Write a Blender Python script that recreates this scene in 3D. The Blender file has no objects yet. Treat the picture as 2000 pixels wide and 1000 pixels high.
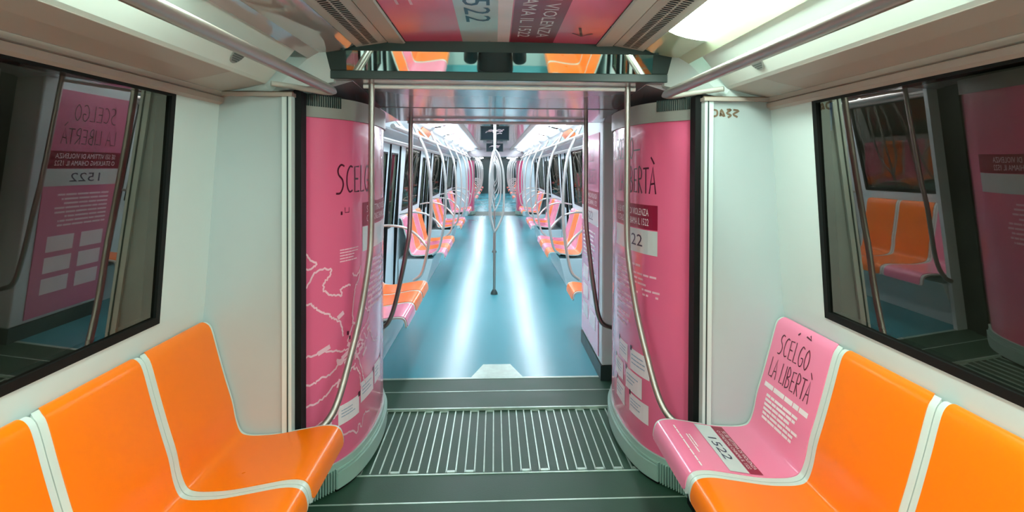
import bpy, bmesh, math, random
from mathutils import Vector, Matrix
random.seed(7)
C = bpy.context.scene.collection
SC = bpy.context.scene
# ------------------------------------------------------------------ camera
F_PX, PX0, PY0 = 1150.0, 1026.6, 341.3
YAW, PITCH, ROLL = math.radians(3.02), math.radians(0.68), math.radians(-0.27)
cam_d = bpy.data.cameras.new('camera'); cam = bpy.data.objects.new('camera', cam_d); C.objects.link(cam)
cam_d.sensor_fit = 'HORIZONTAL'; cam_d.sensor_width = 36; cam_d.lens = 36*F_PX/2000
cam_d.shift_x = -(PX0-1000)/2000; cam_d.shift_y = (PY0-500)/2000
cam_d.clip_start = 0.02; cam_d.clip_end = 300
cam.matrix_world = (Matrix.Translation((-0.031, 0, 1.57)) @ Matrix.Rotation(-YAW, 4, 'Z')
                    @ Matrix.Rotation(math.pi/2-PITCH, 4, 'X') @ Matrix.Rotation(-ROLL, 4, 'Z'))
SC.camera = cam
# ------------------------------------------------------------------ world, exposure
w = bpy.data.worlds.new('world'); SC.world = w; w.use_nodes = True
w.node_tree.nodes['Background'].inputs[0].default_value = (0.02, 0.024, 0.02, 1)
w.node_tree.nodes['Background'].inputs[1].default_value = 0.35
SC.view_settings.view_transform = 'Standard'; SC.view_settings.look = 'None'
SC.view_settings.gamma = 1; SC.view_settings.use_curve_mapping = False
SC.view_settings.exposure = 0.3
NEAR_E, FAR_E = 25.0, 20.0      # diffuser emission of the near and the far cars
def area(name, loc, sx, sy, energy, col, rot=(0, 0, 0)):
    d = bpy.data.lights.new(name, 'AREA'); d.shape = 'RECTANGLE'; d.size = sx; d.size_y = sy
    d.energy = energy; d.color = col
    o = bpy.data.objects.new(name, d); o.location = loc; o.rotation_euler = rot; C.objects.link(o); return o
# the rooms are lit by the glowing ceiling light covers (lamp_diffuser materials below)

# ------------------------------------------------------------------ materials
def lin(c):
    return tuple(((v/255)/12.92 if v/255 <= 0.04045 else ((v/255+0.055)/1.055)**2.4) for v in c)
def mat(name, rgb, rough=0.4, metal=0.0, coat=0.0, var=0.06, scale=6.0, bump=0.0, spec=0.5, emis=0.0, coatr=0.08):
    m = bpy.data.materials.new(name); m.use_nodes = True; nt = m.node_tree; b = nt.nodes['Principled BSDF']
    c = lin(rgb)
    tc = nt.nodes.new('ShaderNodeTexCoord'); n = nt.nodes.new('ShaderNodeTexNoise')
    n.inputs['Scale'].default_value = scale; n.inputs['Detail'].default_value = 4
    nt.links.new(tc.outputs['Object'], n.inputs['Vector'])
    r = nt.nodes.new('ShaderNodeValToRGB')
    r.color_ramp.elements[0].position = 0.3; r.color_ramp.elements[1].position = 0.7
    r.color_ramp.elements[0].color = (*[v*(1-var) for v in c], 1)
    r.color_ramp.elements[1].color = (*[min(1, v*(1+var)) for v in c], 1)
    nt.links.new(n.outputs['Fac'], r.inputs['Fac']); nt.links.new(r.outputs['Color'], b.inputs['Base Color'])
    mr = nt.nodes.new('ShaderNodeMapRange'); mr.inputs['To Min'].default_value = max(0.02, rough*0.8); mr.inputs['To Max'].default_value = min(1, rough*1.2)
    nt.links.new(n.outputs['Fac'], mr.inputs['Value']); nt.links.new(mr.outputs['Result'], b.inputs['Roughness'])
    b.inputs['Metallic'].default_value = metal; b.inputs['Coat Weight'].default_value = coat
    b.inputs['Coat Roughness'].default_value = coatr; b.inputs['Specular IOR Level'].default_value = spec
    if bump:
        bp = nt.nodes.new('ShaderNodeBump'); bp.inputs['Strength'].default_value = bump; bp.inputs['Distance'].default_value = 0.002
        n2 = nt.nodes.new('ShaderNodeTexNoise'); n2.inputs['Scale'].default_value = scale*30
        nt.links.new(tc.outputs['Object'], n2.inputs['Vector']); nt.links.new(n2.outputs['Fac'], bp.inputs['Height'])
        nt.links.new(bp.outputs['Normal'], b.inputs['Normal'])
    if emis:
        b.inputs['Emission Color'].default_value = (*c, 1); b.inputs['Emission Strength'].default_value = emis
    return m
M = {}
M['wall'] = mat('white_green_panel', (208, 220, 218), 0.32, var=0.03, scale=2)
M['wall_cool'] = mat('white_panel', (206, 222, 226), 0.3, var=0.03, scale=2)
M['endp'] = mat('grey_white_laminate', (178, 190, 191), 0.3, var=0.05, scale=1.5)
M['beige'] = mat('beige_panel', (180, 168, 159), 0.45, var=0.04, scale=2)
M['cove'] = mat('cove_panel', (214, 222, 214), 0.35, var=0.03, scale=2)
M['orange'] = mat('orange_seat_plastic', (255, 122, 0), 0.3, spec=0.3, coat=0.12, var=0.008, scale=3, coatr=0.15)
M['pinkseat'] = mat('pink_film', (246, 132, 168), 0.25, coat=0.35, var=0.01, scale=3, coatr=0.12)
M['rim'] = mat('seat_shell_grey', (205, 216, 210), 0.3, var=0.03)
M['pink'] = mat('pink_poster', (238, 106, 146), 0.25, coat=0.6, var=0.05, scale=1.2, coatr=0.05)
M['pinkc'] = mat('pink_ceiling_film', (240, 92, 136), 0.3, coat=0.25, var=0.04, scale=1.2, coatr=0.12)
M['pinkl'] = mat('light_pink_poster', (226, 120, 160), 0.25, coat=0.5, var=0.05, scale=1.2)
M['crimson'] = mat('crimson_print', (148, 20, 56), 0.35, coat=0.12, spec=0.3)
M['maroon'] = mat('maroon_ink', (78, 10, 38), 0.35)
M['navy'] = mat('navy_ink', (40, 46, 78), 0.35)
M['paleband'] = mat('pale_grey_print', (205, 214, 214), 0.3, coat=0.4)
M['whiteink'] = mat('white_print', (246, 232, 236), 0.35)
M['pinkline'] = mat('pale_pink_line', (250, 196, 212), 0.35)
M['bluegrey'] = mat('blue_grey_print', (150, 165, 190), 0.35)
M['black'] = mat('black_rubber_and_shadow', (12, 15, 14), 0.6, var=0.15, spec=0.2)
M['dark'] = mat('dark_teal_frame', (44, 62, 60), 0.4, var=0.08)
M['steel'] = mat('brushed_steel', (172, 164, 159), 0.38, metal=0.85, var=0.04, scale=10)
M['steel2'] = mat('satin_aluminium', (205, 205, 202), 0.32, metal=0.6, var=0.04, scale=10)
M['tube_white'] = mat('white_highlight_bar', (252, 252, 250), 0.3, metal=0.0, var=0.02)  # white colour stands in for the bright reflection on the metal crossbars
M['floor'] = mat('teal_vinyl', (70, 146, 158), 0.24, var=0.02, scale=1.0, bump=0.05, spec=0.22)
M['darkfloor'] = mat('dark_green_rubber', (46, 78, 61), 0.5, var=0.1, scale=4, bump=0.2, spec=0.25)
M['line'] = mat('worn_metal_strip', (176, 200, 186), 0.35, metal=0.3, var=0.12, scale=20)
M['ring'] = mat('grey_green_moulding', (158, 192, 180), 0.35, var=0.05)
M['topring'] = mat('grey_moulding', (150, 152, 146), 0.4, var=0.05)
M['mauve'] = mat('mauve_grey_laminate', (168, 156, 162), 0.16, var=0.05, coat=0.6, scale=1.5)
M['mirror'] = mat('mirror_glass', (225, 235, 232), 0.02, metal=1.0, var=0.0)
M['vent'] = mat('vent_cream', (186, 184, 176), 0.4, var=0.03)
M['screen'] = mat('screen_dark', (18, 42, 52), 0.15)
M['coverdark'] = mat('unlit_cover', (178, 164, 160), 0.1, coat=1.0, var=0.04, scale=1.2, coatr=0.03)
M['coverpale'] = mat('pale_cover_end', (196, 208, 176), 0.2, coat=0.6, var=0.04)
M['lampw'] = mat('lamp_diffuser', (226, 252, 238), 0.3, emis=NEAR_E)
M['lampc'] = mat('lamp_diffuser_cool', (238, 246, 255), 0.3, emis=FAR_E)
M['tunnel'] = mat('tunnel_concrete', (96, 94, 80), 0.8, var=0.4, scale=0.8, bump=0.4)
M['rail'] = mat('handrail_metal', (176, 168, 160), 0.36, metal=0.75, var=0.04)
M['brown'] = mat('brown_ink_and_shadow', (120, 98, 78), 0.5)
M['jacket'] = mat('black_jacket', (22, 24, 26), 0.75, var=0.2, bump=0.3)
M['trouser'] = mat('dark_trousers', (26, 28, 36), 0.8, var=0.2, bump=0.3)
M['skin'] = mat('skin', (200, 152, 126), 0.5, var=0.05)
M['hair'] = mat('dark_hair', (34, 26, 22), 0.6, var=0.3, scale=30)
M['shoe'] = mat('shoe_leather', (24, 22, 22), 0.4)
M['sign'] = mat('blue_sign', (20, 70, 130), 0.4, emis=0.25)
def glass_mat():
    m = bpy.data.materials.new('dark_window_glass'); m.use_nodes = True; nt = m.node_tree
    for n in list(nt.nodes): nt.nodes.remove(n)
    o = nt.nodes.new('ShaderNodeOutputMaterial'); mx = nt.nodes.new('ShaderNodeMixShader')
    t = nt.nodes.new('ShaderNodeBsdfTransparent'); t.inputs[0].default_value = (0.5, 0.54, 0.46, 1)
    g = nt.nodes.new('ShaderNodeBsdfGlossy'); g.inputs['Roughness'].default_value = 0.012
    g.inputs['Color'].default_value = (0.92, 0.85, 0.74, 1)
    mx.inputs[0].default_value = 0.2
    nz = nt.nodes.new('ShaderNodeTexNoise'); nz.inputs['Scale'].default_value = 2.5
    mr = nt.nodes.new('ShaderNodeMapRange'); mr.inputs['To Min'].default_value = 0.16; mr.inputs['To Max'].default_value = 0.26
    nt.links.new(nz.outputs['Fac'], mr.inputs['Value']); nt.links.new(mr.outputs['Result'], mx.inputs[0])
    nt.links.new(t.outputs[0], mx.inputs[1]); nt.links.new(g.outputs[0], mx.inputs[2])
    nt.links.new(mx.outputs[0], o.inputs['Surface']); return m
M['glass'] = glass_mat()

# ------------------------------------------------------------------ mesh helpers
class MB:
    def __init__(s): s.v = []; s.f = []
    def add(s, vs, fs):
        b = len(s.v); s.v += [tuple(p) for p in vs]; s.f += [tuple(b+i for i in f) for f in fs]; return s
    def box(s, x0, x1, y0, y1, z0, z1):
        vs = [(x, y, z) for x in (x0, x1) for y in (y0, y1) for z in (z0, z1)]
        return s.add(vs, [(0, 1, 3, 2), (4, 6, 7, 5), (0, 4, 5, 1), (2, 3, 7, 6), (0, 2, 6, 4), (1, 5, 7, 3)])
    def tube(s, pts, r, n=12, cap=True, flat=1.0):
        pts = [Vector(p) for p in pts]; rings = []; up = None
        rr = r if isinstance(r, (list, tuple)) else [r]*len(pts)
        for i, p in enumerate(pts):
            a = pts[max(0, i-1)]; b = pts[min(len(pts)-1, i+1)]; t = (b-a).normalized()
            if up is None:
                up = Vector((0, 0, 1)) if abs(t.z) < 0.9 else Vector((1, 0, 0))
            sx = t.cross(up).normalized(); up = sx.cross(t).normalized()
            rings.append([p+sx*math.cos(2*math.pi*k/n)*rr[i]+up*math.sin(2*math.pi*k/n)*rr[i]*flat for k in range(n)])
        b = len(s.v)
        for g in rings: s.v += [tuple(q) for q in g]
        for i in range(len(rings)-1):
            for k in range(n):
                s.f.append((b+i*n+k, b+i*n+(k+1) % n, b+(i+1)*n+(k+1) % n, b+(i+1)*n+k))
        if cap:
            s.f.append(tuple(b+k for k in range(n))[::-1]); s.f.append(tuple(b+(len(rings)-1)*n+k for k in range(n)))
        return s
    def slab(s, top, bot):      # two matching grids closed round their edge
        R, Q = len(top), len(top[0]); b = len(s.v)
        for g in (top, bot):
            for row in g: s.v += [tuple(p) for p in row]
        o = R*Q; I = lambda i, j: b+i*Q+j
        for i in range(R-1):
            for j in range(Q-1):
                s.f.append((I(i, j), I(i, j+1), I(i+1, j+1), I(i+1, j)))
                s.f.append((o+I(i, j), o+I(i+1, j), o+I(i+1, j+1), o+I(i, j+1)))
        for i in range(R-1):
            s.f.append((I(i, 0), I(i+1, 0), o+I(i+1, 0), o+I(i, 0)))
            s.f.append((I(i, Q-1), o+I(i, Q-1), o+I(i+1, Q-1), I(i+1, Q-1)))
        for j in range(Q-1):
            s.f.append((I(0, j), o+I(0, j), o+I(0, j+1), I(0, j+1)))
            s.f.append((I(R-1, j), I(R-1, j+1), o+I(R-1, j+1), o+I(R-1, j)))
        return s
    def prof(s, pts, y0, y1, th, n=1):   # (x,z) open profile extruded along y with thickness th
        ns = normals2(pts)
        ys = [y0+(y1-y0)*k/n for k in range(n+1)]
        top = [[(p[0], y, p[1]) for y in ys] for p in pts]
        bot = [[(p[0]+q[0]*th, y, p[1]+q[1]*th) for y in ys] for p, q in zip(pts, ns)]
        return s.slab(top, bot)
    def build(s, name, m, parent=None, smooth=False, bevel=0.0, loc=None):
        me = bpy.data.meshes.new(name); me.from_pydata(s.v, [], s.f)
        bm = bmesh.new(); bm.from_mesh(me); bmesh.ops.recalc_face_normals(bm, faces=bm.faces); bm.to_mesh(me); bm.free()
        me.materials.append(M[m]); o = bpy.data.objects.new(name, me); C.objects.link(o)
        if loc: o.location = loc
        if parent: o.parent = parent
        if smooth:
            for p in me.polygons: p.use_smooth = True
            md = o.modifiers.new('e', 'EDGE_SPLIT'); md.split_angle = math.radians(40)
        if bevel:
            md = o.modifiers.new('b', 'BEVEL'); md.width = bevel; md.segments = 2; md.limit_method = 'ANGLE'
        return o
def normals2(pts):
    out = []
    for i in range(len(pts)):
        a = pts[max(0, i-1)]; b = pts[min(len(pts)-1, i+1)]
        dx, dz = b[0]-a[0], b[1]-a[1]; l = math.hypot(dx, dz) or 1
        out.append((-dz/l, dx/l))
    return out
def cat(P, n=5):
    P = [Vector(p) for p in P]; P = [2*P[0]-P[1]]+P+[2*P[-1]-P[-2]]; o = []
    for i in range(1, len(P)-2):
        a, b, c, d = P[i-1:i+3]
        for k in range(n):
            t = k/n; o.append(.5*((2*b)+(c-a)*t+(2*a-5*b+4*c-d)*t*t+(3*b-3*c+d-a)*t**3))
    o.append(P[-2]); return o
def tag(o, label=None, cat_=None, group=None, kind=None):
    if label: o['label'] = label
    if cat_: o['category'] = cat_
    if group: o['group'] = group
    if kind: o['kind'] = kind
    return o
def empty(name, loc, label=None, cat_=None, group=None):
    o = bpy.data.objects.new(name, None); o.empty_display_size = 0.1; C.objects.link(o); o.location = loc
    return tag(o, label, cat_, group)
def struct(o, label, cat_): return tag(o, label, cat_, None, 'structure')
def local(mb, loc):     # shift collected points into a parent's frame
    mb.v = [(a-loc[0], b-loc[1], c-loc[2]) for a, b, c in mb.v]; return mb

# ---- flat lettering (u,v) -> mapped onto a surface
def text_uv(s, size, align='LEFT'):
    cu = bpy.data.curves.new('t', 'FONT'); cu.body = s; cu.size = size; cu.align_x = align; cu.resolution_u = 2
    ob = bpy.data.objects.new('t', cu); C.objects.link(ob)
    dg = bpy.context.evaluated_depsgraph_get(); me = bpy.data.meshes.new_from_object(ob.evaluated_get(dg))
    vs = [(v.co.x, v.co.y) for v in me.vertices]; fs = [tuple(p.vertices) for p in me.polygons]
    bpy.data.objects.remove(ob); bpy.data.meshes.remove(me); bpy.data.curves.remove(cu)
    return vs, fs
def text_fit(s, w_, h_, u0, v0):     # fills a box w_ x h_ starting at u0,v0 (lower left)
    vs, fs = text_uv(s, 1.0)
    xs = [p[0] for p in vs]; ys = [p[1] for p in vs]; a, b = min(xs), max(xs); c, d = min(ys), max(ys)
    return [(u0+(p[0]-a)/(b-a)*w_, v0+(p[1]-c)/(d-c)*h_) for p in vs], fs
def ribbon_uv(pts, wd):
    vs, fs = [], []; n = len(pts)
    for i, p in enumerate(pts):
        a = pts[max(0, i-1)]; b = pts[min(n-1, i+1)]; dx, dy = b[0]-a[0], b[1]-a[1]; l = math.hypot(dx, dy) or 1
        nx, ny = -dy/l*wd/2, dx/l*wd/2
        vs += [(p[0]+nx, p[1]+ny), (p[0]-nx, p[1]-ny)]
    for i in range(n-1): fs.append((2*i, 2*i+1, 2*i+3, 2*i+2))
    return vs, fs
def rect_uv(u0, u1, v0, v1, nu=1, nv=1):
    vs = [(u0+(u1-u0)*i/nu, v0+(v1-v0)*j/nv) for i in range(nu+1) for j in range(nv+1)]
    fs = [(i*(nv+1)+j, (i+1)*(nv+1)+j, (i+1)*(nv+1)+j+1, i*(nv+1)+j+1) for i in range(nu) for j in range(nv)]
    return vs, fs
GL = {  # hand-drawn capitals in a unit-high cell: list of strokes, advance
 'S': ([[(.5, .95), (.3, 1.0), (.12, .85), (.15, .65), (.38, .48), (.42, .25), (.25, .02), (.0, .0)]], .6),
 'C': ([[(.5, .92), (.3, .95), (.1, .7), (.08, .3), (.25, .05), (.5, .1)]], .6),
 'E': ([[(.5, .95), (.1, .93), (.1, .03), (.52, .05)], [(.1, .5), (.42, .5)]], .6),
 'L': ([[(.12, 1.0), (.1, .03), (.5, .06)]], .55),
 'G': ([[(.52, .9), (.3, .97), (.1, .7), (.08, .3), (.28, .03), (.5, .12), (.52, .42), (.3, .42)]], .65),
 'O': ([[(.3, .97), (.1, .7), (.1, .25), (.3, .02), (.5, .3), (.5, .7), (.3, .97)]], .65),
 'A': ([[(.0, .0), (.28, 1.0), (.5, .0)], [(.1, .36), (.44, .4)]], .6),
 '`': ([[(-.48, 1.38), (-.22, 1.12)]], .0),
 'I': ([[(.1, 1.0), (.08, .0)]], .24),
 'B': ([[(.1, .0), (.1, 1.0), (.38, .85), (.36, .6), (.1, .52), (.45, .38), (.42, .1), (.1, .0)]], .6),
 'R': ([[(.1, .0), (.1, 1.0), (.42, .85), (.38, .58), (.1, .5), (.5, .0)]], .6),
 'T': ([[(.0, .95), (.56, .97)], [(.28, .96), (.28, .0)]], .6), ' ': ([], .35)}
def hand_uv(s, w_, h_, u0, v0, wd):
    tot = sum(GL[c][1] for c in s); k = w_/tot; vs, fs = [], []; x = 0
    for c in s:
        for st in GL[c][0]:
            p = [tuple(q) for q in cat([(u0+(x+a)*k, v0+b*h_) for a, b in st], 3)] if len(st) > 3 and c not in 'ELA' else [(u0+(x+a)*k, v0+b*h_) for a, b in st]
            q, g = ribbon_uv(p, wd); fs += [tuple(i+len(vs) for i in t) for t in g]; vs += q
        x += GL[c][1]
    return vs, fs
def lines_uv(u0, u1, v0, v1, n, rnd=0.25, hh=0.42):    # rows of tiny print too small to read
    vs, fs = [], []
    for i in range(n):
        vv = v1-(v1-v0)*(i+.5)/n; h = (v1-v0)/n*hh; u = u0; end = u1-(u1-u0)*random.random()*rnd
        while u < end:
            wd = (u1-u0)*random.uniform(.08, .26); e = min(end, u+wd)
            a, g = rect_uv(u, e, vv-h/2, vv+h/2); fs += [tuple(k+len(vs) for k in t) for t in g]; vs += a
            u = e+(u1-u0)*.014
    return vs, fs
def merge_uv(*parts):
    vs, fs = [], []
    for a, g in parts: fs += [tuple(k+len(vs) for k in t) for t in g]; vs += list(a)
    return vs, fs
def decal(name, uv, fn, m, parent, off=(0, 0, 0), label=None):
    mb = MB(); mb.add([tuple(Vector(fn(u, v))-Vector(off)) for u, v in uv[0]], uv[1])
    o = mb.build(name, m, parent)
    if label: o['label'] = label
    return o

# ------------------------------------------------------------------ shell of the cars
def wx(z):  # half width of the wall at height z
    pts = [(0, 1.30), (.9, 1.285), (.98, 1.276), (1.85, 1.212), (2.2, 1.18)]
    for (a, p), (b, q) in zip(pts, pts[1:]):
        if z <= b: return p+(q-p)*(z-a)/(b-a)
    return pts[-1][1]
TRIMN = [0]
def trim(mb, m, label, smooth=False):
    TRIMN[0] += 1; return struct(mb.build('trim_%d' % TRIMN[0], m, None, smooth), label, 'trim')
WN = [0]; DN = [0]
def wall_piece(mb, s, y0, y1, z0, z1):
    zs = [z0]+[z for z in (.9, .98, 1.85) if z0 < z < z1]+[z1]
    top = [[(s*wx(z), y, z) for y in (y0, y1)] for z in zs]; bot = [[(s*(wx(z)+.06), y, z) for y in (y0, y1)] for z in zs]
    mb.slab(top, bot)
def window(s, y0, y1, label):
    WN[0] += 1; z0, z1 = .985, 1.845; g = .028
    mb = MB()
    for (a, b, c, d) in ((y0, y1, z0, z0+g), (y0, y1, z1-.018, z1), (y0, y0+g, z0+g, z1-.018), (y1-g, y1, z0+g, z1-.018)):
        top = [[(s*(wx(z)-.004), y, z) for y in (a, b)] for z in (c, d)]; bot = [[(s*(wx(z)+.05), y, z) for y in (a, b)] for z in (c, d)]
        mb.slab(top, bot)
    r = struct(mb.build('window_%d' % WN[0], 'black'), label, 'window')
    p = MB(); top = [[(s*(wx(z)+.006), y, z) for y in (y0+.01, y1-.01)] for z in (z0+.01, z1-.01)]
    bot = [[(s*(wx(z)+.012), y, z) for y in (y0+.01, y1-.01)] for z in (z0+.01, z1-.01)]
    # a single sheet: the mirror image in it must not be doubled
    p.add([q for row in top for q in row], [(0, 1, 3, 2)]); p.build('pane', 'glass', r)
    return r
def door(s, y0, y1, label):
    DN[0] += 1; mid = (y0+y1)/2; ZT = 1.84
    fr = MB()
    for a, b in ((y0, y0+.03), (y1-.03, y1), (mid-.012, mid+.012)):
        fr.slab([[(s*(wx(z)+.004), y, z) for y in (a, b)] for z in (0.02, ZT)], [[(s*(wx(z)+.07), y, z) for y in (a, b)] for z in (0.02, ZT)])
    r = struct(fr.build('door_%d' % DN[0], 'black'), label, 'door')
    for a, b in ((y0+.03, mid-.012), (mid+.012, y1-.03)):
        lf = MB(); wa, wb, wz0, wz1 = a+.14, b-.14, .85, 1.72; X = lambda z, d: s*(wx(z)+d)
        for (p, q, c, d) in ((a, b, .03, wz0), (a, b, wz1, ZT), (a, wa, wz0, wz1), (wb, b, wz0, wz1)):
            lf.slab([[(X(z, .02), y, z) for y in (p, q)] for z in (c, d)], [[(X(z, .055), y, z) for y in (p, q)] for z in (c, d)])
        L = lf.build('door_leaf', 'wall_cool', r)
        gk = MB()
        for (p, q, c, d) in ((wa-.02, wb+.02, wz0-.02, wz0), (wa-.02, wb+.02, wz1, wz1+.02), (wa-.02, wa, wz0, wz1), (wb, wb+.02, wz0, wz1)):
            gk.slab([[(X(z, .014), y, z) for y in (p, q)] for z in (c, d)], [[(X(z, .03), y, z) for y in (p, q)] for z in (c, d)])
        gk.build('gasket', 'black', L)
        pn = MB(); pn.add([(X(z, .03), y, z) for z in (wz0, wz1) for y in (wa, wb)], [(0, 1, 3, 2)]); pn.build('pane', 'glass', L)
    return r
SIDE = {-1: 'left', 1: 'right'}
def car(tagname, y0, y1, wins, doors, wm, cm):
    for s in (-1, 1):
        mb = MB(); cuts = sorted([(a, b, 'd') for a, b in doors[s]]+[(a, b, 'w') for a, b in wins[s]]); y = y0
        for a, b, k in cuts:
            wall_piece(mb, s, y, a, 0, 1.85)
            if k == 'w': wall_piece(mb, s, a, b, 0, .985)
            y = b
        wall_piece(mb, s, y, y1, 0, 1.85)
        struct(mb.build('wall_%s' % SIDE[s], wm), 'white panelled %s side wall of the %s' % (SIDE[s], tagname), 'wall')
        # mouldings above the windows
        t = MB(); t.prof([(s*1.214, 1.84), (s*1.200, 1.848), (s*1.198, 1.862), (s*1.207, 1.867), (s*1.200, 1.873), (s*1.200, 1.886), (s*1.206, 1.892), (s*1.25, 1.895)], y0, y1, .006*s)
        trim(t, 'beige' if wm == 'wall' else 'steel2', 'ridged moulding above the %s windows of the %s' % (SIDE[s], tagname))
        for ya, yb, mm, ll in (((y0, 2.27, 'beige', 'beige soffit strip'), (2.272, y1, 'vent', 'cream soffit end piece')) if wm == 'wall' else ((y0, y1, 'wall_cool', 'pale soffit strip'),)):
            t = MB(); t.prof([(s*1.206, 1.888), (s*1.10, 1.908), (s*1.02, 1.928)], ya, yb, -.02*s)
            trim(t, mm, '%s over the %s windows of the %s' % (ll, SIDE[s], tagname))
        t = MB(); t.prof([(s*1.022, 1.927), (s*1.008, 1.938), (s*.955, 2.004), (s*.895, 2.074)], y0, y1, -.02*s)
        trim(t, cm, 'pale slanted cove panel along the %s side of the %s' % (SIDE[s], tagname))
        t = MB(); t.prof([(s*.905, 2.092), (s*.885, 2.105)], y0, y1, -.02*s); trim(t, 'black', 'black shadow gap beside the %s lights of the %s' % (SIDE[s], tagname))
    c = MB(); c.box(-1.2, 1.2, y0, y1, 2.2, 2.23)
    struct(c.build('ceiling', cm), 'flat upper ceiling above the lights of the %s' % tagname, 'ceiling')
car('near car', -3.3, 2.60, {-1: [(.3, 2.25), (-3.1, -1.15)], 1: [(.3, 2.25), (-3.1, -1.15)]},
    {-1: [(-1.0, .15)], 1: [(-1.0, .15)]}, 'wall', 'cove')
FW = [(7.95, 9.55), (11.55, 13.35), (15.3, 17.15)]; FD = [(6.15, 7.6), (9.85, 11.25), (13.65, 15.0), (17.4, 18.75)]
car('second car', 4.38, 19.2, {-1: [(4.6, 5.9)]+FW, 1: [(5.45, 5.95)]+FW}, {-1: FD, 1: FD}, 'wall_cool', 'wall_cool')
FW3 = [(22.2, 23.8), (25.8, 27.4), (29.4, 31.0), (33.0, 34.6)]; FD3 = [(24.1, 25.5), (27.7, 29.1), (31.3, 32.7)]
car('third car', 21.0, 36.0, {-1: FW3, 1: FW3}, {-1: FD3, 1: FD3}, 'wall_cool', 'wall_cool')
def wlabel(car_, s, i): return 'dark %s side window of the %s, %s from the near end' % (SIDE[s], car_, ['first', 'second', 'third', 'fourth', 'fifth'][i])
for s in (-1, 1):
    window(s, .3, 2.25, 'large dark %s window above the nearest %s seats' % (SIDE[s], 'orange' if s < 0 else 'pink and orange'))
    window(s, -3.1, -1.15, 'dark %s window behind the camera' % SIDE[s])
    door(s, -1.0, .15, 'white double sliding door behind the camera on the %s' % SIDE[s])
    for i, (a, b) in enumerate(([(4.6, 5.9)] if s < 0 else [(5.45, 5.95)])+FW): window(s, a, b, wlabel('second car', s, i))
    for i, (a, b) in enumerate(FD): door(s, a, b, 'pale double sliding door of the second car, %s on the %s' % (['first', 'second', 'third', 'fourth'][i], SIDE[s]))
    for i, (a, b) in enumerate(FW3): window(s, a, b, wlabel('third car', s, i))
    for i, (a, b) in enumerate(FD3): door(s, a, b, 'pale double sliding door of the third car, %s on the %s' % (['first', 'second', 'third'][i], SIDE[s]))

# floors
def floor(y0, y1, m, label, hw=1.36, z=0.0):
    return struct(MB().box(-hw, hw, y0, y1, z-.05, z).build('floor', m), label, 'floor')
floor(-3.3, 1.6, 'floor', 'teal vinyl floor of the near car behind the dark strip')
floor(1.6, 3.005, 'darkfloor', 'dark green rubber floor in front of the ribbed plate')
floor(3.005, 3.815, 'darkfloor', 'dark plate under the ribs of the gangway', .98, -.006)
floor(3.815, 4.38, 'darkfloor', 'dark green rubber floor strip before the teal floor', .98)
floor(4.38, 19.25, 'floor', 'glossy teal vinyl floor of the second car')
floor(19.25, 21.0, 'darkfloor', 'dark floor of the farther gangway', .98)
floor(21.0, 36.1, 'floor', 'glossy teal floor of the third car')
trim(MB().box(-.96, .96, 2.751, 2.761, 0, .0015), 'line', 'thin pale seam across the dark floor nearest the camera')
trim(MB().box(-.96, .96, 3.003, 3.013, -.004, .003), 'line', 'pale metal edge on the near side of the ribbed plate')
trim(MB().box(-.96, .96, 4.118, 4.128, 0, .0018), 'line', 'pale metal seam across the dark strip before the teal floor')
trim(MB().box(-.96, .96, 3.805, 3.820, -.004, .012), 'line', 'raised metal edge on the far side of the ribbed plate')
trim(MB().box(-.96, .96, 4.365, 4.395, 0, .003), 'line', 'pale threshold strip at the start of the teal floor')
tz = MB(); tz.add([(-.20, 4.395, .0035), (.185, 4.395, .0035), (.10, 4.68, .0035), (-.115, 4.68, .0035)], [(0, 1, 2, 3)])
tz.add([(-.20, 4.395, 0), (.185, 4.395, 0), (.10, 4.68, 0), (-.115, 4.68, 0)], [(0, 3, 2, 1)])
trim(tz, 'line', 'pale trapezoid floor plate behind the threshold strip')
# ribs of the gangway plate
rb = MB(); SP = .0485
def rib(x): rb.box(x-.0035, x+.0035, 3.03, 3.80, -.006, .0)
for i in range(-16, 17): rib((i+.35)*SP)
for i in (-10, -8, -4, -2, 4, 6, 10, 12):
    rb.box((i+.35)*SP, (i+1.35)*SP, 3.786, 3.80, -.006, 0)
for i in (-16, -12, -10, -6, -4, 2, 4, 8, 10, 12, 14):
    rb.box((i+.35)*SP, (i+1.35)*SP, 3.03, 3.05, -.006, 0)
rbo = rb.build('gangway_ribs', 'line'); tag(rbo, 'pale slotted metal ribs on the gangway plate between the pink columns', 'floor grating')
rbo['kind'] = 'structure'; rbo.name = 'trim_90'

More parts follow.
